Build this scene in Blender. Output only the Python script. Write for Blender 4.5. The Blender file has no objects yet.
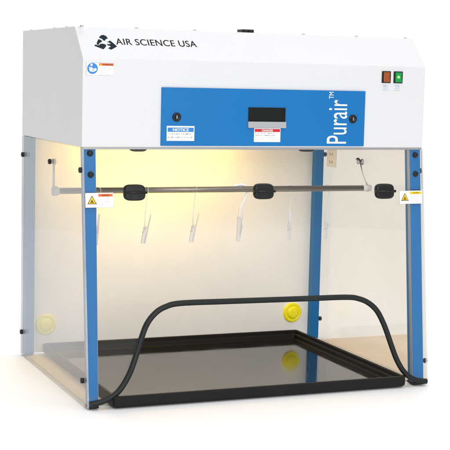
import bpy, bmesh, math, random
from mathutils import Vector, Matrix
random.seed(7)
S = bpy.context.scene
COL = S.collection

# ------------------------------------------------------------------ camera
cam_d = bpy.data.cameras.new('camera')
cam = bpy.data.objects.new('camera', cam_d); COL.objects.link(cam)
cam_d.sensor_width = 36; cam_d.lens = 1347.45/450*36
cam_d.clip_start = 0.05; cam_d.clip_end = 200
right = Vector((0.92557, -0.37786, 0.02349)).normalized()
back = Vector((-0.37806, -0.9192, 0.11023)).normalized()
up = back.cross(right).normalized(); right = up.cross(back)
M = Matrix((right, up, back)).transposed().to_4x4()
M.translation = Vector((-0.87043, -2.92216, 0.76917))
cam.matrix_world = M
S.camera = cam

# ------------------------------------------------------------------ added surround, added lamps, exposure
w = bpy.data.worlds.new('World'); S.world = w; w.use_nodes = True
bgn = w.node_tree.nodes['Background']
bgn.inputs[1].default_value = 1.0
# added surround: white behind the subject, dimmed elsewhere so the hood side darkens
_nt = w.node_tree
_tc = _nt.nodes.new('ShaderNodeTexCoord'); _dp = _nt.nodes.new('ShaderNodeVectorMath'); _dp.operation = 'DOT_PRODUCT'
_dp.inputs[1].default_value = (.38, .92, 0)
_cr = _nt.nodes.new('ShaderNodeMapRange'); _cr.interpolation_type = 'SMOOTHSTEP'
_cr.inputs[1].default_value = .15; _cr.inputs[2].default_value = .78; _cr.inputs[3].default_value = .42; _cr.inputs[4].default_value = 1.03
_nt.links.new(_tc.outputs['Generated'], _dp.inputs[0]); _nt.links.new(_dp.outputs['Value'], _cr.inputs[0])
_nt.links.new(_cr.outputs[0], bgn.inputs[0])
S.view_settings.view_transform = 'Standard'; S.view_settings.look = 'None'
S.view_settings.exposure = 0; S.view_settings.gamma = 1; S.view_settings.use_curve_mapping = False

def area(name, loc, target, sx, sy, power, color=(1, 1, 1)):
    d = bpy.data.lights.new(name, 'AREA'); d.shape = 'RECTANGLE'; d.size = sx; d.size_y = sy
    d.energy = power; d.color = color
    o = bpy.data.objects.new(name, d); COL.objects.link(o)
    o.location = loc
    o.rotation_euler = (Vector(target)-Vector(loc)).to_track_quat('-Z', 'Y').to_euler()
    return o
area('added_key_light', (0.0, -4.4, 1.9), (0.45, 0.1, 0.5), 1.8, 1.8, 124, (0.99, 0.99, 1.0))  # added lamp that lifts the hood front and the inside
area('added_top_light', (1.2, 1.5, 6.0), (1.2, 1.5, 0), 12, 12, 510, (1, 1, 1))  # added overhead lamp that drives the floor to white

# ------------------------------------------------------------------ materials
def mat(name, color, rough=0.5, metal=0.0, ior=1.45, emit=None, estr=0, bump=0, bscale=200, vary=0, coat=0, spec=.5, wavy=0, smudge=0):
    m = bpy.data.materials.new(name); m.use_nodes = True
    nt = m.node_tree; b = nt.nodes['Principled BSDF']
    b.inputs['Base Color'].default_value = (*color, 1); b.inputs['Roughness'].default_value = rough
    b.inputs['Metallic'].default_value = metal; b.inputs['IOR'].default_value = ior; b.inputs['Specular IOR Level'].default_value = spec
    b.inputs['Coat Weight'].default_value = coat; b.inputs['Coat Roughness'].default_value = 0.03
    if emit:
        b.inputs['Emission Color'].default_value = (*emit, 1); b.inputs['Emission Strength'].default_value = estr
    if bump or vary or smudge:
        tc = nt.nodes.new('ShaderNodeTexCoord')
    if bump:
        n = nt.nodes.new('ShaderNodeTexNoise'); n.inputs['Scale'].default_value = bscale; n.inputs['Detail'].default_value = 3
        nt.links.new(tc.outputs['Object'], n.inputs['Vector'])
        bp = nt.nodes.new('ShaderNodeBump'); bp.inputs['Strength'].default_value = bump; bp.inputs['Distance'].default_value = 0.001
        nt.links.new(n.outputs[0], bp.inputs['Height']); nt.links.new(bp.outputs[0], b.inputs['Normal'])
        if wavy:      # sheet metal is never quite flat
            n3 = nt.nodes.new('ShaderNodeTexNoise'); n3.inputs['Scale'].default_value = 5; n3.inputs['Detail'].default_value = 1
            nt.links.new(tc.outputs['Object'], n3.inputs['Vector'])
            b3 = nt.nodes.new('ShaderNodeBump'); b3.inputs['Strength'].default_value = wavy; b3.inputs['Distance'].default_value = 0.02
            nt.links.new(n3.outputs[0], b3.inputs['Height']); nt.links.new(b3.outputs[0], bp.inputs['Normal'])
    if smudge:
        n4 = nt.nodes.new('ShaderNodeTexNoise'); n4.inputs['Scale'].default_value = 14; n4.inputs['Detail'].default_value = 8
        nt.links.new(tc.outputs['Object'], n4.inputs['Vector'])
        r4 = nt.nodes.new('ShaderNodeMapRange'); r4.inputs[1].default_value = .2; r4.inputs[2].default_value = .8
        r4.inputs[3].default_value = rough-smudge; r4.inputs[4].default_value = rough+smudge
        nt.links.new(n4.outputs[0], r4.inputs[0]); nt.links.new(r4.outputs[0], b.inputs['Roughness'])
    if vary:
        n2 = nt.nodes.new('ShaderNodeTexNoise'); n2.inputs['Scale'].default_value = 6; n2.inputs['Detail'].default_value = 5
        nt.links.new(tc.outputs['Object'], n2.inputs['Vector'])
        cr = nt.nodes.new('ShaderNodeValToRGB')
        cr.color_ramp.elements[0].position = 0.3; cr.color_ramp.elements[1].position = 0.7
        cr.color_ramp.elements[0].color = (*[c*(1-vary) for c in color], 1)
        cr.color_ramp.elements[1].color = (*[min(1, c*(1+vary)) for c in color], 1)
        nt.links.new(n2.outputs[0], cr.inputs[0]); nt.links.new(cr.outputs[0], b.inputs['Base Color'])
    return m

def acrylic(name, tint, milky=0.02, milkcol=(.9, .9, .9), f0=0.04):
    """clear cast acrylic sheet: tinted see-through, Fresnel-like gloss, a trace of haze"""
    m = bpy.data.materials.new(name); m.use_nodes = True
    nt = m.node_tree; nt.nodes.clear()
    out = nt.nodes.new('ShaderNodeOutputMaterial')
    tr = nt.nodes.new('ShaderNodeBsdfTransparent'); tr.inputs[0].default_value = (*tint, 1)
    di = nt.nodes.new('ShaderNodeBsdfDiffuse'); di.inputs[0].default_value = (*milkcol, 1)
    gl = nt.nodes.new('ShaderNodeBsdfGlossy'); gl.inputs['Roughness'].default_value = 0.03
    m1 = nt.nodes.new('ShaderNodeMixShader'); m2 = nt.nodes.new('ShaderNodeMixShader')
    tc = nt.nodes.new('ShaderNodeTexCoord')
    ns = nt.nodes.new('ShaderNodeTexNoise'); ns.inputs['Scale'].default_value = 4; ns.inputs['Detail'].default_value = 6
    nt.links.new(tc.outputs['Object'], ns.inputs['Vector'])
    mr = nt.nodes.new('ShaderNodeMapRange'); mr.inputs[1].default_value = .3; mr.inputs[2].default_value = .7
    mr.inputs[3].default_value = milky*0.5; mr.inputs[4].default_value = milky*1.5
    nt.links.new(ns.outputs[0], mr.inputs[0])
    nt.links.new(mr.outputs[0], m1.inputs[0])
    nt.links.new(tr.outputs[0], m1.inputs[1]); nt.links.new(di.outputs[0], m1.inputs[2])
    lw = nt.nodes.new('ShaderNodeLayerWeight'); lw.inputs[0].default_value = 0.5
    pw = nt.nodes.new('ShaderNodeMath'); pw.operation = 'POWER'; pw.inputs[1].default_value = 5
    ma = nt.nodes.new('ShaderNodeMath'); ma.operation = 'MULTIPLY_ADD'; ma.inputs[1].default_value = 1-f0; ma.inputs[2].default_value = f0
    nt.links.new(lw.outputs['Facing'], pw.inputs[0]); nt.links.new(pw.outputs[0], ma.inputs[0])
    nt.links.new(ma.outputs[0], m2.inputs[0])
    nt.links.new(m1.outputs[0], m2.inputs[1]); nt.links.new(gl.outputs[0], m2.inputs[2])
    nt.links.new(m2.outputs[0], out.inputs[0])
    return m

WHITE = mat('white_powder_coat', (.66, .665, .675), .36, bump=.08, bscale=600, vary=.006, wavy=.06, smudge=.03)
BLUE = mat('blue_powder_coat', (.003, .150, .42), .42, smudge=.04, spec=.35, wavy=.05, bump=.06, bscale=700, vary=.03)
TRIM = mat('grey_trim_metal', (.42, .42, .42), .35, .6)
POSTSIDE = mat('grey_post_side', (.30, .37, .44), .4, .2, vary=.06)
BLACK = mat('black_plastic', (.009, .010, .010), .4, spec=.35, bump=.1, bscale=400)
RUBBER = mat('black_rubber', (.010, .013, .013), .5, spec=.35, bump=.25, bscale=350, vary=.2)
TRAYRIM = mat('black_tray_rim', (.007, .0068, .0065), .5, spec=.25, bump=.12, bscale=300, vary=.15)
TRAYFLOOR = mat('black_tray_floor', (.012, .0115, .011), .085, ior=1.68, smudge=.06, bump=.02, bscale=9)
HOLE = mat('dark_recess', (.006, .007, .007), .55, spec=.2)
LIP = mat('pale_recess_lip', (.36, .37, .38), .35)
STEEL = mat('brushed_steel', (.20, .18, .155), .36, .8, vary=.08)
CAP = mat('pale_grey_plastic', (.72, .73, .74), .35)
CREAM = mat('cream_back_board', (.90, .89, .875), .45, bump=.05, bscale=40, vary=.02)
YELLOW = mat('yellow_plastic', (.95, .86, .01), .3)
CLIPM = acrylic('translucent_white_plastic', (.93, .93, .95), .42, (.90, .91, .94), .06)
HOOKM = mat('soft_white_plastic', (.84, .84, .86), .3)
WIRE = mat('galvanised_wire', (.6, .6, .6), .3, .7)
INNER = mat('hood_interior_grey', (.55, .54, .52), .5)
OUTLETM = mat('ivory_outlet', (.92, .90, .86), .4)
TAN = mat('tan_worktop', (.82, .70, .56), .5, bump=.06, bscale=60, vary=.07)
INK = mat('black_ink', (.008, .009, .011), .6, spec=.15)
NAVY = mat('dark_slate_ink', (.006, .016, .026), .6, spec=.15)
STK = mat('white_sticker', (.86, .86, .87), .35)
STKB = mat('sticker_blue', (.02, .2, .6), .4)
STKO = mat('sticker_orange', (.72, .13, .02), .4)
STKR = mat('sticker_red', (.6, .01, .02), .4)
STKY = mat('sticker_yellow', (.85, .55, .01), .4)
STKG = mat('sticker_grey_print', (.33, .34, .38), .5)
LBLUE = mat('pale_blue_print', (.25, .45, .68), .5)
ORB = mat('orange_lit_switch', (.27, .06, .012), .3, emit=(.9, .25, .03), estr=.05)
GRB = mat('green_lit_switch', (.003, .20, .05), .3, emit=(.02, .7, .12), estr=.14)
GRL = mat('green_lamp_spot', (.3, .8, .1), .3, emit=(.35, 1, .15), estr=.55)
PANE = acrylic('clear_front_acrylic', (.985, .985, .98), .008, f0=.02)
SIDE_L = acrylic('clear_left_acrylic', (.95, .94, .92), .05, (.72, .74, .76), f0=.03)
SIDE_R = acrylic('warm_right_acrylic', (.918, .894, .852), .05, (.8, .76, .7), f0=.02)
EDGE = acrylic('acrylic_cut_edge', (.80, .84, .84), .55, (.62, .66, .66), f0=.06)
FLOOR = mat('white_studio_sweep', (.925, .925, .93), .55)
LAMPM = mat('lamp_glass', (1, .9, .7), .4, emit=(1, .7, .3), estr=4)

# ------------------------------------------------------------------ mesh builder
class MB:
    def __init__(s): s.bm = bmesh.new(); s.mats = []
    def mi(s, m):
        if m not in s.mats: s.mats.append(m)
        return s.mats.index(m)
    def face(s, vs, m, smooth=False):
        try: f = s.bm.faces.new(vs)
        except ValueError: return None
        f.material_index = s.mi(m); f.smooth = smooth; return f
    def hexa(s, c8, m):
        """c8: four bottom corners ccw then four top corners"""
        v = [s.bm.verts.new(c) for c in c8]
        for q in ((3, 2, 1, 0), (4, 5, 6, 7), (0, 1, 5, 4), (1, 2, 6, 5), (2, 3, 7, 6), (3, 0, 4, 7)):
            s.face([v[i] for i in q], m)
    def box(s, x0, x1, y0, y1, z0, z1, m):
        s.hexa([(x0, y0, z0), (x1, y0, z0), (x1, y1, z0), (x0, y1, z0), (x0, y0, z1), (x1, y0, z1), (x1, y1, z1), (x0, y1, z1)], m)
    def tube(s, pts, r, m, seg=14, cap=True, closed=False):
        pts = [Vector(p) for p in pts]; n = len(pts)
        T = []
        for i in range(n):
            a = pts[i-1] if (i > 0 or closed) else pts[i]; b = pts[(i+1) % n] if (i < n-1 or closed) else pts[i]
            T.append((b-a).normalized())
        N = T[0].orthogonal().normalized(); rings = []
        for i in range(n):
            if i: N = (N-T[i]*N.dot(T[i])).normalized()
            B = T[i].cross(N); rr = r[i] if isinstance(r, (list, tuple)) else r
            rings.append([s.bm.verts.new(pts[i]+N*math.cos(2*math.pi*k/seg)*rr+B*math.sin(2*math.pi*k/seg)*rr) for k in range(seg)])
        rng = range(n if closed else n-1)
        for i in rng:
            A = rings[i]; Bq = rings[(i+1) % n]
            for k in range(seg):
                s.face([A[k], A[(k+1) % seg], Bq[(k+1) % seg], Bq[k]], m, True)
        if cap and not closed:
            s.face(rings[0][::-1], m); s.face(rings[-1], m)
    def lathe(s, origin, axis, prof, m, seg=24):
        """prof: list of (radius, height) along axis"""
        axis = Vector(axis).normalized(); N = axis.orthogonal().normalized(); B = axis.cross(N); o = Vector(origin)
        rings = []
        for r, h in prof:
            if r < 1e-6: rings.append([s.bm.verts.new(o+axis*h)])
            else: rings.append([s.bm.verts.new(o+axis*h+N*math.cos(2*math.pi*k/seg)*r+B*math.sin(2*math.pi*k/seg)*r) for k in range(seg)])
        for a, b in zip(rings, rings[1:]):
            for k in range(seg):
                k2 = (k+1) % seg
                if len(a) == 1 and len(b) == 1: continue
                if len(a) == 1: s.face([a[0], b[k2], b[k]], m, True)
                elif len(b) == 1: s.face([a[k], a[k2], b[0]], m, True)
                else: s.face([a[k], a[k2], b[k2], b[k]], m, True)
    def prism(s, poly, off, m, me=None):
        """poly: list of 3-D points, extruded by vector off"""
        off = Vector(off)
        a = [s.bm.verts.new(Vector(p)) for p in poly]; b = [s.bm.verts.new(Vector(p)+off) for p in poly]
        s.face(a[::-1], m); s.face(b, m); n = len(a)
        for i in range(n): s.face([a[i], a[(i+1) % n], b[(i+1) % n], b[i]], me or m)
    def build(s, name, parent=None, bevel=0, bseg=2, label=None):
        bmesh.ops.recalc_face_normals(s.bm, faces=s.bm.faces[:])
        me = bpy.data.meshes.new(name); s.bm.to_mesh(me); s.bm.free()
        for m in s.mats: me.materials.append(m)
        o = bpy.data.objects.new(name, me); COL.objects.link(o)
        if parent: o.parent = parent
        if bevel:
            md = o.modifiers.new('bevel', 'BEVEL'); md.width = bevel; md.segments = bseg; md.limit_method = 'ANGLE'
            md.angle_limit = math.radians(40)
        if label: o['label'] = label
        return o

def glyphs(txt, space=1.0):
    """flat triangles of a piece of writing, fitted to the unit box"""
    cu = bpy.data.curves.new('t', 'FONT'); cu.body = txt; cu.space_character = space
    o = bpy.data.objects.new('t', cu); COL.objects.link(o)
    dg = bpy.context.evaluated_depsgraph_get(); dg.update()
    me = bpy.data.meshes.new_from_object(o.evaluated_get(dg))
    V = [v.co.copy() for v in me.vertices]; F = [tuple(p.vertices) for p in me.polygons]
    bpy.data.objects.remove(o); bpy.data.curves.remove(cu); bpy.data.meshes.remove(me)
    x0 = min(v.x for v in V); x1 = max(v.x for v in V); y0 = min(v.y for v in V); y1 = max(v.y for v in V)
    return [((v.x-x0)/(x1-x0), (v.y-y0)/(y1-y0)) for v in V], F

class Print(MB):
    """flat artwork lying on a surface: plane given by a function (u, v, lift) -> point"""
    def __init__(s, fn): super().__init__(); s.fn = fn
    def rect(s, u0, v0, u1, v1, lay, m): s.poly([(u0, v0), (u1, v0), (u1, v1), (u0, v1)], lay, m)
    def poly(s, pts, lay, m): s.face([s.bm.verts.new(s.fn(u, v, lay)) for u, v in pts], m)
    def disc(s, cu, cv, r, lay, m, n=28): s.poly([(cu+r*math.cos(2*math.pi*k/n), cv+r*math.sin(2*math.pi*k/n)) for k in range(n)], lay, m)
    def slab(s, u0, v0, u1, v1, h, m):
        a = [(u0, v0), (u1, v0), (u1, v1), (u0, v1)]
        lo = [s.bm.verts.new(s.fn(u, v, -.0002)) for u, v in a]; hi = [s.bm.verts.new(s.fn(u, v, h)) for u, v in a]
        s.face(hi, m); s.face(lo[::-1], m)
        for i in range(4): s.face([lo[i], lo[(i+1) % 4], hi[(i+1) % 4], hi[i]], m)
    def text(s, txt, u0, v0, u1, v1, lay, m, turned=False, space=1.0, bold=0):
        V, F = glyphs(txt, space)
        for db in ([0] if not bold else [-bold, 0, bold]):
            if turned: vs = [s.bm.verts.new(s.fn(u1-(u1-u0)*b+db, v0+(v1-v0)*a, lay+(0 if not db else .00007 if db > 0 else .00014))) for a, b in V]
            else: vs = [s.bm.verts.new(s.fn(u0+(u1-u0)*a+db, v0+(v1-v0)*b, lay+(0 if not db else .00007 if db > 0 else .00014))) for a, b in V]
            for f in F: s.face([vs[i] for i in f], m)
    def scribble(s, u0, v0, u1, v1, rows, lay, m, fill=.95, th=.5):
        """rows of print too small to read: groups of little letter-like strokes"""
        h = (v1-v0)/rows
        for r in range(rows):
            u = u0; end = min(u1, u0+(u1-u0)*random.uniform(fill-.2, fill)); g = h*th*.72; t = g*.27
            vb = v1-h*(r+.5+th/2); vt = v1-h*(r+.5-th/2)
            while u < end-g:
                for k in range(random.randint(2, 7)):
                    if u > end-g: break
                    c = random.choice('nuoeilrtc'); vm = (vb+vt)/2
                    if c in 'nuoelc': s.rect(u, vb, u+t, vt, lay, m)
                    if c in 'nuo': s.rect(u+g-t, vb, u+g, vt, lay, m)
                    if c in 'itr': s.rect(u+g*.35, vb, u+g*.35+t, vt, lay, m)
                    if c in 'noertc': s.rect(u+t, vt-t, u+g-t, vt, lay, m)
                    if c in 'uoec': s.rect(u+t, vb, u+g-t, vb+t, lay, m)
                    if c == 'e': s.rect(u+t, vm-t/2, u+g-t, vm+t/2, lay, m)
                    u += g*1.35
                u += g*.9

LY = .0003
# ------------------------------------------------------------------ dimensions (metres)
W, D = .90, .643
H1, H2, H3 = .597, .802, .875
YF, YT = .0714, .1425
K = YF/.5953                       # forward lean of the front frame
def fp(x, z, lift=0): return Vector((x, K*z-lift, z))
def slope(x, t, lift=0):
    n = Vector((0, -(H3-H2), (YT-YF))).normalized()
    return Vector((x, YF+(YT-YF)*t, H2+(H3-H2)*t))+n*lift
def front(x, z, lift=0): return Vector((x, YF-lift, z))

# ------------------------------------------------------------------ setting
m = MB()
n = 64
m.face([m.bm.verts.new((.6+3.3*math.cos(2*math.pi*i/n), .5+3.3*math.sin(2*math.pi*i/n), -.0036)) for i in range(n)], FLOOR)
g = m.build('studio_floor'); g['kind'] = 'structure'

m = MB()
m.prism([(.012, .035, -.003), (.900, .055, -.003), (1.235, .604, -.003), (.012, .604, -.003)], (0, 0, .0024), TAN)  # stand-in for the tabletop, right edge slanted to stay behind the panel
b = m.build('worktop_stand_in')
b['label'] = 'slant-cut stand-in for the tan tabletop seen through the right clear side of the cabinet'
b['category'] = 'worktop'

# ------------------------------------------------------------------ the cabinet
root = bpy.data.objects.new('fume_cabinet', None); COL.objects.link(root)
root['label'] = 'white and blue clear-sided benchtop fume cabinet with a black arched tube across its open front'
root['category'] = 'fume cabinet'

# hood: folded white sheet metal, open underneath
m = MB(); th = .004
outer = [(YF, H1), (YF, H2), (YT, H3), (D, H3), (D, H1)]
inner = [(YF+th, H1), (YF+th, H2-th*.4), (YT+th*.5, H3-th), (D-th, H3-th), (D-th, H1)]
xa, xb = th, W-th
for (A, B), mt in (((outer, None), WHITE), ((inner, None), INNER)):
    vs = [[m.bm.verts.new((x, y, z)) for y, z in A] for x in (xa, xb)]
    for i in range(4): m.face([vs[0][i], vs[0][i+1], vs[1][i+1], vs[1][i]], mt)
for i in (0, 4):
    a, c = outer[i], inner[i]
    m.face([m.bm.verts.new(p) for p in ((xa, *a), (xb, *a), (xb, *c), (xa, *c))], TRIM)
for x in (0, W-th):
    m.prism([(x, y, z) for y, z in outer], (th, 0, 0), WHITE)
bmesh.ops.remove_doubles(m.bm, verts=m.bm.verts[:], dist=1e-5)
hood = m.build('hood', root)
m = MB(); m.box(.003, W-.003, YF-.0015, YF+.004, H1-.0045, H1+.0005, TRIM)
m.build('bottom_trim', hood, .0008)
md = hood.modifiers.new('bevel', 'BEVEL'); md.width = .0014; md.segments = 2; md.limit_method = 'ANGLE'; md.angle_limit = math.radians(35)
# screws along the lid edge
def screw(loc, axis=(0, 0, 1)):
    q = MB(); q.lathe(loc, axis, [(.0042, -.001), (.0042, .0012), (.003, .0026), (0, .003)], TRIM, 12)
    return q.build('screw', hood)
for y in (.598, .364, .252, .125): screw((.012, y, H3))
for x in (.155, .303, .594, .743, .885): screw((x, YT+.010, H3))
m = MB(); m.box(.484, .5165, .285, .32, H3-.001, H3+.013, BLACK)
m.box(.487, .4985, .281, .286, H3+.002, H3+.011, BLACK); m.box(.502, .5135, .281, .286, H3+.002, H3+.011, BLACK)
m.build('cable_connector', hood, .0012)

# maker's emblem and lettering on the slope
P = Print(slope)
for poly in (
 [(0.0518,0.657),(0.058,0.731),(0.0644,0.749),(0.0702,0.714),(0.0733,0.635),(0.0676,0.613),(0.0643,0.557),(0.0607,0.567),(0.0579,0.623),(0.0539,0.638)],
 [(0.0488,0.599),(0.053,0.592),(0.0581,0.546),(0.0523,0.495),(0.049,0.471),(0.0466,0.428),(0.0425,0.418),(0.0426,0.474)],
 [(0.039,0.433),(0.0433,0.401),(0.0479,0.42),(0.052,0.458),(0.0585,0.461),(0.0639,0.435),(0.0638,0.387),(0.0587,0.32),(0.0547,0.282),(0.0451,0.334),(0.0351,0.386)],
 [(0.0681,0.53),(0.0719,0.538),(0.077,0.574),(0.0812,0.519),(0.0903,0.389),(0.074,0.278),(0.0672,0.315),(0.0702,0.353),(0.0748,0.369),(0.0727,0.402),(0.0681,0.409),(0.0665,0.456),(0.0723,0.453),(0.0771,0.478),(0.0727,0.504)]):
    P.poly([(u, v) for u, v in poly], LY, NAVY)
P.build('emblem', hood)
P = Print(slope)
P.text('AIR SCIENCE USA', .0905, .448, .2915, .648, LY, INK, space=1.06, bold=.00028)
P.build('lettering', hood)

def warn_triangle(P, cu, v0, w_, h_, lay):
    P.poly([(cu-w_/2, v0), (cu+w_/2, v0), (cu, v0+h_)], lay, INK)
    P.poly([(cu-w_*.40, v0+h_*.07), (cu+w_*.40, v0+h_*.07), (cu, v0+h_*.87)], lay+LY, STKY)
    # small pictogram: hand under a spark
    P.rect(cu-w_*.2, v0+h_*.14, cu+w_*.2, v0+h_*.22, lay+2*LY, INK)
    P.poly([(cu-w_*.16, v0+h_*.3), (cu-w_*.02, v0+h_*.26), (cu+w_*.17, v0+h_*.34), (cu+w_*.02, v0+h_*.36), (cu+w_*.06, v0+h_*.56), (cu-w_*.06, v0+h_*.42)], lay+2*LY, INK)

# reading-instructions label on the hood
P = Print(front)
P.slab(.0082, .7629, .0743, .7918, .0004, STKG)
P.rect(.0088, .7634, .0738, .7913, .0004+LY, STK)
P.disc(.0231, .7782, .0127, .0004+2*LY, STKB)
P.disc(.0205, .7862, .0028, .0004+3*LY, STK, 14)
P.poly([(.0150, .7835), (.0175, .7800), (.0205, .7815), (.0250, .7775), (.0315, .7795), (.0330, .7745), (.0262, .7705), (.0175, .7712), (.0150, .7760)], .0004+3*LY, STK)
P.poly([(.0218, .7768), (.0248, .7752), (.0278, .7762), (.0262, .7738), (.0225, .7745)], .0004+4*LY, STKB)
P.rect(.0386, .7850, .0733, .7906, .0004+2*LY, STKO)
P.poly([(.0402, .7857), (.0452, .7857), (.0427, .7900)], .0004+3*LY, STKY)
P.text('WARNING', .0470, .7862, .0715, .7895, .0004+3*LY, INK)
P.scribble(.0390, .7645, .0725, .7835, 5, .0004+2*LY, STKG, th=.42)
P.build('instruction_label', hood, label='white label with blue round symbol and orange heading')

# blue access door
m = MB(); m.box(.1915, .7297, YF-.004, YF+.001, .6015, .7385, BLUE)
door = m.build('access_door', root, .0012)
dfn = lambda x, z, l=0: front(x, z, .004+l)
for x in (.2293, .696):
    q = MB(); q.lathe((x, YF-.004, .6692), (0, -1, 0), [(.0106, -.001), (.0106, .0022), (.0088, .0034), (.0062, .0034), (.0056, .0024), (0, .0024)], BLACK, 28)
    q.box(x-.0012, x+.0012, YF-.0072, YF-.0062, .6652, .6732, TRIM)
    q.build('quarter_turn_lock', door)
P = Print(dfn); e = .0004
P.slab(.4118, .6450, .5112, .6946, e, BLUE)
P.rect(.4132, .6606, .5108, .6940, e+LY, HOLE)
m = MB()
# recessed grip: frame stands proud, dark hollow, pale sloping lip
x0, x1, z0, z1 = .4118, .5118, .6452, .6945
yb = YF-.004
m.box(x0+.0015, x1-.0015, yb-.0006, yb+.0002, z0+.0150, z1-.0015, HOLE)
m.hexa([(x0, yb-.0065, z0), (x1, yb-.0065, z0), (x1, yb+.0002, z0), (x0, yb+.0002, z0), (x0, yb-.0045, z0+.0152), (x1, yb-.0045, z0+.0152), (x1, yb+.0002, z0+.0152), (x0, yb+.0002, z0+.0152)], LIP)
m.box(x0+.001, x0+.0025, yb-.002, yb+.0002, z0+.0152, z1, BLACK); m.box(x1-.0025, x1-.001, yb-.002, yb+.0002, z0+.0152, z1, BLACK)
m.box(x0+.001, x1-.001, yb-.002, yb+.0002, z1-.0015, z1, BLACK)
m.build('recessed_handle', door, .0005)
P.bm.free()
P = Print(dfn)
P.slab(.2052, .6132, .2748, .6483, .0004, STK)
P.rect(.2074, .6344, .2729, .6444, .0004+LY, STKB)
P.text('NOTICE', .2205, .6362, .2605, .6427, .0004+2*LY, STK, bold=.0004)
P.scribble(.2085, .6172, .2725, .6335, 2, .0004+LY, INK, th=.33, fill=1.1)
P.scribble(.2075, .6140, .2735, .6170, 1, .0004+LY, STKG, th=.4, fill=1.1)
P.build('notice_label', door, label='white label with blue heading')
P = Print(dfn)
P.slab(.4292, .6112, .4992, .6447, .0004, STK)
P.rect(.4307, .6356, .4977, .6426, .0004+LY, STKR)
P.text('DANGER', .4500, .6368, .4790, .6414, .0004+2*LY, STK, bold=.0003)
P.scribble(.4312, .6245, .4975, .6350, 2, .0004+LY, INK, th=.38)
P.scribble(.4312, .6122, .4975, .6240, 3, .0004+LY, STKG, th=.36, fill=1.05)
P.build('danger_label', door, label='white label with red heading')
P = Print(dfn)
P.text('Purair', .6258, .6080, .6798, .7160, LY, STK, turned=True)
P.text('TM', .6283, .7185, .6410, .7350, LY, STK, turned=True)
P.build('lettering', door)

# illuminated rocker switches
for x0, x1, mt, nm in ((.7755, .8005, ORB, 'unlit orange rocker switch'), (.8090, .8345, GRB, 'green lit rocker switch')):
    z0, z1 = .7600, .7895
    m = MB(); m.box(x0, x1, YF-.0022, YF+.001, z0, z1, BLACK)
    sw = m.build('rocker_switch', root, .0008, label=nm)
    m = MB()
    a, c, zc = x0+.0040, x1-.0040, (z0+z1)/2
    m.prism([(a, YF-.0020, z0+.0025), (a, YF-.0062, z0+.0025), (a, YF-.0036, zc), (a, YF-.0046, z1-.0025), (a, YF-.0020, z1-.0025)], (c-a, 0, 0), mt)
    m.build('rocker', sw, .0006)
    if mt is GRB:
        q = MB(); q.lathe(((a+c)/2, YF-.0034, zc+.0005), (0, -1, 0), [(.0042, 0), (.003, .0016), (0, .002)], GRL, 18); q.build('indicator', sw)
for x0, x1 in ((.7770, .7990), (.8110, .8330)):
    P = Print(front)
    P.scribble(x0+.003, .7498, x1-.002, .7560, 1, LY, LBLUE, th=.8, fill=1.2)
    P.scribble(x0+.005, .7450, x1-.005, .7490, 1, LY, LBLUE, th=.7, fill=1.2)
    P.scribble(x0+.001, .7398, x1, .7438, 1, LY, STKG, th=.5, fill=1.2)
    P.build('switch_caption', root)

# corner posts: front pair leans, back pair upright
def post(xb0, xb1, xt0, xt1, front_post):
    m = MB(); z0, z1 = .0, H1-.0005; d = .030
    if front_post: y = lambda z: (K*z+.001, K*z+d)
    else: y = lambda z: (D-.024, D-.001)
    a, c = y(z0); e_, f = y(z1)
    m.hexa([(xb0, a, z0), (xb1, a, z0), (xb1, c, z0), (xb0, c, z0), (xt0, e_, z1), (xt1, e_, z1), (xt1, f, z1), (xt0, f, z1)], BLUE)
    return m.build('corner_post', root, .0015)
pl = post(.0045, .0265, .0050, .0335, True)
pr = post(.8600, .8900, .8655, .8945, True)
post(.005, .031, .005, .031, False); post(.868, .8945, .868, .8945, False)
def inner_strip(parent, xb, xt, s):  # grey strip on the inner side face of each front post
    m = MB(); a = .004; z1 = H1-.002
    m.hexa([(xb, .004, .006), (xb+s, .004, .006), (xb+s, .016, .006), (xb, .016, .006),
            (xt, K*z1+.004, z1), (xt+s, K*z1+.004, z1), (xt+s, K*z1+.016, z1), (xt, K*z1+.016, z1)], POSTSIDE)
    m.build('post_side_strip', parent)
inner_strip(pl, .0265, .0334, .0012); inner_strip(pr, .8589, .8643, .0012)
def dome(parent, x, z, name='bolt'):
    q = MB(); o = fp(x, z, -.0005)
    q.lathe(o, (0, -1, -K), [(.0074, -.002), (.0074, .002), (.0062, .0046), (.0036, .0060), (0, .0062)], BLACK, 22)
    q.build(name, parent)
for z, x in ((.5836, .0195), (.5346, .0200)): dome(pl, x, z)
for z, x in ((.5794, .8790), (.5313, .8788)): dome(pr, x, z)

# clear sides with their fixing knobs
def side(x0, mt):
    m = MB()
    m.prism([(x0, -.001, .0), (x0, D, .0), (x0, D, H1-.001), (x0, YF-.002, H1-.001)], (.0045, 0, 0), mt, EDGE)
    return m.build('side_panel', root)
sl_ = side(-.0005, SIDE_L); sr_ = side(W-.004, SIDE_R)
def knob(parent, x, y, z, sgn):
    q = MB(); q.lathe((x, y, z), (sgn, 0, 0), [(.0060, -.0005), (.0066, .0015), (.0066, .0055), (.0052, .0068), (0, .0070)], BLACK, 18)
    q.build('fixing_knob', parent)
for y, z in ((.6217, .5462), (.6223, .0639), (.0690, .5451), (.0343, .0587)): knob(sl_, -.0005, y, z, -1)
knob(sl_, -.0005, .3425, .5463, -1)
for y, z in ((.6300, .5460), (.6300, .0568), (.0844, .5381), (.0205, .0553)): knob(sr_, W+.0005, y, z, 1)

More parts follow.
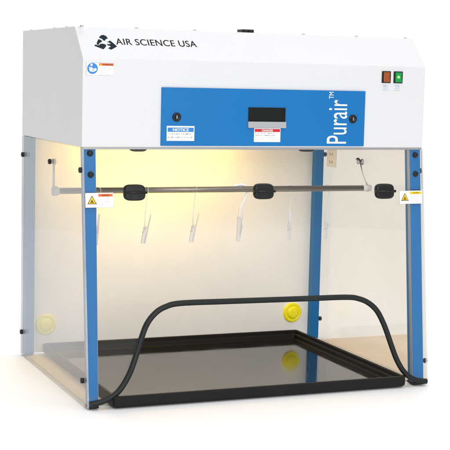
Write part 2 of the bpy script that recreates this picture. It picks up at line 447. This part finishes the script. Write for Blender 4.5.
# back
m = MB(); m.box(.0045, W-.0045, D-.0008, D+.004, 0, H1-.001, CREAM)
backp = m.build('back_panel', root)
for x in (.0690, .8166):
    q = MB()
    q.lathe((x, D-.001, .0770), (0, -1, 0), [(.0290, -.0005), (.0290, .003), (.0270, .006), (.0215, .0065), (.0205, .0045), (.0185, .0045), (.0175, .009), (.0120, .0105), (0, .0108)], YELLOW, 36)
    q.build('port_plug', backp)

# clear front: upper and lower pane
m = MB()
m.prism([fp(.004, .4935), fp(.896, .4935), fp(.896, H1-.006), fp(.004, H1-.006)], (0, -.004, 0), PANE, EDGE)
m.build('upper_front_pane', root, .0003)
arch = [(.004, .010), (.0184, .011), (.045, .018), (.0746, .0360), (.0997, .0710), (.1165, .110), (.1309, .1503), (.1470, .187), (.1695, .2120), (.1950, .2250), (.2325, .2315),
        (.345, .2310), (.4508, .2300), (.56, .2290), (.6690, .2280), (.7050, .2230), (.7330, .2110), (.7560, .1905), (.7730, .1600), (.7840, .1330), (.7965, .0980), (.8090, .0670), (.8250, .0400), (.8450, .0205), (.8680, .0100), (.8940, .0065)]
def crom(p, n=5):
    P_ = [2*Vector(p[0])-Vector(p[1])]+[Vector(q) for q in p]+[2*Vector(p[-1])-Vector(p[-2])]; o = []
    for i in range(1, len(P_)-2):
        a, b_, c, d = P_[i-1:i+3]
        for k in range(n):
            t = k/n; o.append(.5*((2*b_)+(c-a)*t+(2*a-5*b_+4*c-d)*t*t+(3*b_-a-3*c+d)*t**3))
    o.append(P_[-2]); return o
curve = crom([(x, z, 0) for x, z in arch])
m = MB()
poly = [(.004, .4915)]+[(c.x, c.y) for c in curve]+[(.896, .4915)]
# strips instead of one concave face
tops = [(c.x, .4915) for c in curve]
for i in range(len(curve)-1):
    c0, c1 = curve[i], curve[i+1]
    for lift in (0, .004):
        f = [m.bm.verts.new(fp(c0.x, c0.y, lift)), m.bm.verts.new(fp(c1.x, c1.y, lift)), m.bm.verts.new(fp(c1.x, .4915, lift)), m.bm.verts.new(fp(c0.x, .4915, lift))]
        m.face(f, PANE)
for z0 in (.4915,):
    m.face([m.bm.verts.new(p) for p in (fp(.004, z0), fp(.894, z0), fp(.894, z0, .004), fp(.004, z0, .004))], PANE)
bmesh.ops.remove_doubles(m.bm, verts=m.bm.verts[:], dist=1e-5)
low = m.build('lower_front_pane', root)
m = MB(); m.tube([fp(c.x, c.y+.001, .006) for c in curve], .0069, RUBBER, 18)
m.build('rubber_edge_tube', low)
# post feet
for x0, x1, p_ in ((.0035, .0275, pl), (.859, .891, pr)):
    m = MB(); m.box(x0, x1, -.0015, .032, -.0008, .0045, BLACK); m.build('foot_cap', p_, .0008)

# warning labels across pane and post
def wlabel(u0, v0, u1, v1, head, hm, tw):
    P = Print(lambda x, z, l=0: fp(x, z, .0046+l))
    P.slab(u0, v0, u1, v1, .0004, STKG)
    P.rect(u0+.0006, v0+.0006, u1-.0006, v1-.0006, .0004+LY, STK)
    w_ = u1-u0; h = v1-v0
    warn_triangle(P, u0+w_*.24, v0+h*.24, w_*.33, h*.58, .0004+2*LY)
    P.rect(u0+w_*.46, v0+h*.74, u1-w_*.03, v0+h*.92, .0004+2*LY, hm)
    P.text(head, u0+w_*.46+tw, v0+h*.775, u1-w_*.03-tw, v0+h*.885, .0004+3*LY, INK)
    P.scribble(u0+w_*.48, v0+h*.10, u1-w_*.05, v0+h*.70, 5, .0004+2*LY, STKG, th=.38, fill=1.0)
    return P
wlabel(.0040, .4594, .0722, .4934, 'WARNING', STKO, .008).build('warning_label', low, label='hazard label with orange heading')
wlabel(.8275, .4565, .8938, .4900, 'CAUTION', STKY, .008).build('warning_label', low, label='hazard label with yellow heading')

# three black sash hinges, and the pair tucked under the hood
def hinge_mesh(cx, cz, hw=.0268, hh=.0190, back=0):
    m = MB(); ringsF = []
    prof = []
    n = 40
    for i in range(n):
        a = 2*math.pi*i/n; c, s = math.cos(a), math.sin(a); e2 = 2/3.6
        prof.append((abs(c)**e2*math.copysign(1, c), abs(s)**e2*math.copysign(1, s)))
    for sc, l in ((.96, .0035), (1.0, .006), (1.0, .0105), (.93, .014), (.80, .0158)):
        ringsF.append([m.bm.verts.new(fp(cx+u*hw*sc, cz+v*hh*sc, l-back)) for u, v in prof])
    for a, b_ in zip(ringsF, ringsF[1:]):
        for k in range(n): m.face([a[k], a[(k+1) % n], b_[(k+1) % n], b_[k]], BLACK, True)
    m.face(ringsF[-1], BLACK); m.face(ringsF[0][::-1], BLACK)
    return m
for cx, cz in ((.1222, .4935), (.4507, .4928), (.7830, .4895)):
    h = hinge_mesh(cx, cz).build('sash_hinge', root)
    m = MB(); m.tube([fp(cx-.0285, cz+.0005, .0155), fp(cx+.0285, cz+.0005, .0155)], .0034, BLACK, 12)
    m.build('hinge_pin', h)
    for sx in (-.012, .012):
        q = MB(); q.lathe(fp(cx+sx, cz-.0095, .0150), (0, -1, 0), [(.0032, 0), (.0030, .0012), (.0018, .0015), (.0015, .0006), (0, .0006)], BLACK, 14); q.build('hinge_screw', h)
for cx in (.1390, .5760): hinge_mesh(cx, .5965, .021, .0095, back=.016).build('top_hinge', root)

# hanging rod and its end hangers
RY, RZ = .34, .4725
m = MB(); m.tube([(.018, RY+.003, RZ), (.886, RY-.010, RZ)], .0078, STEEL, 24)
rod = m.build('hanging_rod', root)
m = MB(); m.lathe((.004, RY, RZ), (1, 0, 0), [(0, 0), (.0118, 0), (.0118, .012), (.0095, .016), (.0079, .016)], CAP, 24); m.build('end_cap', rod)
m = MB(); m.lathe((W-.005, RY-.010, RZ), (-1, 0, 0), [(0, 0), (.0088, 0), (.0088, .022), (.0079, .024)], CAP, 24); m.build('end_cap', rod)
m = MB(); m.tube([(.0075, .3425, .546), (.0075, .3425, RZ+.008)], .0030, CAP, 10)
m.lathe((.0045, .3425, .546), (1, 0, 0), [(.0075, 0), (.0075, .006), (0, .007)], CAP, 18); m.build('hanger_strap', rod)
m = MB()
m.tube([(.888, .3790, .540), (.887, .362, .510), (.886, .3340, RZ+.008)], .0010, WIRE, 8)
m.tube([(.888, .3830, .538), (.887, .3560, .500), (.886, .3280, RZ+.008)], .0010, WIRE, 8)
m.tube([(.886, RY-.010+.009*math.cos(a), RZ+.009*math.sin(a)) for a in [i*math.pi/8 for i in range(16)]], .0011, WIRE, 8, closed=True)
m.build('hanger_wire', rod)
m = MB(); m.lathe((W-.004, .3816, .5405), (-1, 0, 0), [(.0085, 0), (.0085, .003), (.0035, .004), (.0035, .012), (.0060, .0125), (.0060, .016), (0, .017)], WIRE, 18)
m.tube([(.886, .3816, .5405), (.880, .388, .549), (.878, .374, .551), (.880, .362, .543)], .0022, BLACK, 8)
m.build('hanger_screw', rod)

# outlet on the right side panel
m = MB(); m.box(.892, .8962, .5400, .5960, .5130, .5650, OUTLETM)
ol = m.build('power_outlet', root, .0015)
m = MB()
for zc in (.550, .528):
    for dy in (-.007, .007): m.box(.8914, .8922, .568+dy-.0018, .568+dy+.0018, zc-.004, zc+.004, STKG)
m.build('outlet_slots', ol)

# warm lamp hidden up in the hood (it lights the back board yellow)
m = MB(); m.tube([(.13, .560, .640), (.60, .560, .640)], .011, LAMPM, 16)
lt = m.build('lamp_tube', root)
m = MB(); m.box(.10, .63, .535, .585, .660, .676, INNER); m.build('lamp_holder', root, .002)
L = area('lamp_glow', (.35, .520, .640), (.35, .66, .45), .38, .05, 2.0, (1, .615, .05))
area('interior_fill', (.50, .20, .655), (.50, .36, 0), .6, .25, .7, (.98, .975, 1))  # added neutral fill that brightens the inside, apart from the warm lamp

# ------------------------------------------------------------------ spill tray
def rr(x0, x1, y0, y1, r, z, n=6):
    o = []
    for cx, cy, a0 in ((x1-r, y1-r, 0), (x0+r, y1-r, 90), (x0+r, y0+r, 180), (x1-r, y0+r, 270)):
        for k in range(n+1):
            a = math.radians(a0+90*k/n); o.append((cx+r*math.cos(a), cy+r*math.sin(a), z))
    return o
def loft(m, loops, mt):
    R = [[m.bm.verts.new(p) for p in l] for l in loops]
    for a, b_ in zip(R, R[1:]):
        for k in range(len(a)): m.face([a[k], a[(k+1) % len(a)], b_[(k+1) % len(a)], b_[k]], mt, False)
    return R
tr = bpy.data.objects.new('spill_tray', None); COL.objects.link(tr); tr.location = (.443, .309, 0)
tr['label'] = 'shallow glossy black rimmed tray lying on the floor of the clear cabinet'; tr['category'] = 'tray'
x0, x1, y0, y1, zt = .058-.443, .829-.443, -.016-.309, .632-.309, .027
m = MB()
def L_(i, z, r=.008): return rr(x0+i, x1-i, y0+i, y1-i, max(r-i*.2, .003), z)
loft(m, [L_(.004, .0005), L_(.0015, .003), L_(0, .006), L_(0, zt-.002), L_(.0018, zt), L_(.0075, zt), L_(.009, zt-.0015), L_(.0095, zt-.008), L_(.016, zt-.010), L_(.017, zt-.012), L_(.0185, .0065), L_(.022, .0042)], TRAYRIM)
m.build('tray_rim', tr)
m = MB(); R = [m.bm.verts.new(p) for p in L_(.022, .0042)]; m.face(R, TRAYFLOOR)
R = [m.bm.verts.new(p) for p in L_(.004, .0005)]; m.face(R, TRAYFLOOR)
m.build('tray_floor', tr)

# ------------------------------------------------------------------ drying clips on the rod
def clip(x, dx=0):
    """clothes-peg clip on a thin plastic ring; origin at the rod"""
    t = bpy.data.objects.new('hanging_clip', None); COL.objects.link(t); t.location = (x, RY, RZ)
    m = MB(); r = .0092
    loop = [(0, r*math.sin(a), r*math.cos(a)) for a in [math.radians(-150+i*25) for i in range(13)]]
    m.tube([(-.0042, .003, -.102), (-.0030, .002, -.06), (-.0010, -.004, -.015)]+loop, .0011, CLIPM, 8)
    m.build('hook', t)
    m = MB()
    m.hexa([(-.0140, -.004, -.137), (-.0065, -.004, -.138), (-.0065, .004, -.138), (-.0140, .004, -.137),
            (-.0068, -.004, -.093), (-.0010, -.004, -.093), (-.0010, .004, -.093), (-.0068, .004, -.093)], CLIPM)
    m.build('jaw', t, .001)
    m = MB()
    m.hexa([(-.0060, -.004, -.138), (-.0028, -.004, -.138), (-.0028, .004, -.138), (-.0060, .004, -.137),
            (.0108, -.003, -.061), (.0132, -.003, -.061), (.0132, .003, -.061), (.0108, .003, -.061)], CLIPM)
    m.build('lever', t, .001)
    m = MB(); m.tube([(-.0105+.0016*math.cos(a*1.0)+.00055*i, .0052*math.sin(a), -.112+.0009*i) for i, a in enumerate([k*math.pi/4 for k in range(22)])], .0006, WIRE, 6)
    m.build('spring', t)
    return t
base = clip(.2530)
def dup(src, x, rz=0):
    r = src.copy(); COL.objects.link(r); r.location = (x, RY, RZ); r.rotation_euler = (0, 0, rz)
    for c in list(src.children):
        k = c.copy(); COL.objects.link(k); k.parent = r
    return r
clips = [(base, 'see-through clip hanging from the rod just right of the left black hinge block')]
clips.append((dup(base, .3850), 'see-through clip hanging from the rod halfway between the left and middle black hinge blocks'))
clips.append((dup(base, .1210, math.radians(50)), 'clip partly hidden behind the blue front post that carries the orange warning label'))
clips.append((dup(base, .6590, math.radians(62)), 'narrow see-through clip hanging between the middle hinge block and the blue back post'))
clips.append((dup(base, .7690, math.radians(55)), 'faint see-through clip hanging from the rod just right of the blue back post'))
for o, l in clips:
    o['label'] = l; o['category'] = 'clip'; o['group'] = 'clips hanging from the rod'
hk = bpy.data.objects.new('hanging_hook', None); COL.objects.link(hk); hk.location = (.5113, RY, RZ)
hk['label'] = 'thick white curved plastic hook with a clip beside the middle black hinge block'; hk['category'] = 'hook'
m = MB()
path = crom([(-.020, .0, -.001, ), (-.013, -.001, .0085), (0, -.002, .0125), (.013, -.002, .009), (.0205, -.001, -.003), (.0190, 0, -.018), (.0105, 0, -.035), (.0030, 0, -.050), (.0005, 0, -.064), (0, 0, -.080)], 5)
m.tube(path, .0036, HOOKM, 12); m.build('hook', hk)
m = MB()
m.hexa([(-.0065, -.0045, -.139), (.0035, -.0045, -.139), (.0035, .0045, -.139), (-.0065, .0045, -.139),
        (-.0042, -.0045, -.072), (.0042, -.0045, -.072), (.0042, .0045, -.072), (-.0042, .0045, -.072)], CLIPM)
m.build('jaw', hk, .001)
m = MB(); m.hexa([(.0020, -.0045, -.128), (.0048, -.0045, -.128), (.0048, .0045, -.128), (.0020, .0045, -.128),
        (.0098, -.003, -.058), (.0118, -.003, -.058), (.0118, .003, -.058), (.0098, .003, -.058)], CLIPM)
m.build('lever', hk, .001)
m = MB(); m.tube([(.0035+.0022*math.cos(a)+.0002*i, .0055*math.sin(a), -.118+.0009*i) for i, a in enumerate([k*math.pi/4 for k in range(26)])], .0006, WIRE, 6); m.build('spring', hk)

# ------------------------------------------------------------------ render
S.render.engine = 'CYCLES'
S.cycles.transparent_max_bounces = 32
S.cycles.max_bounces = 12
S.cycles.caustics_reflective = False
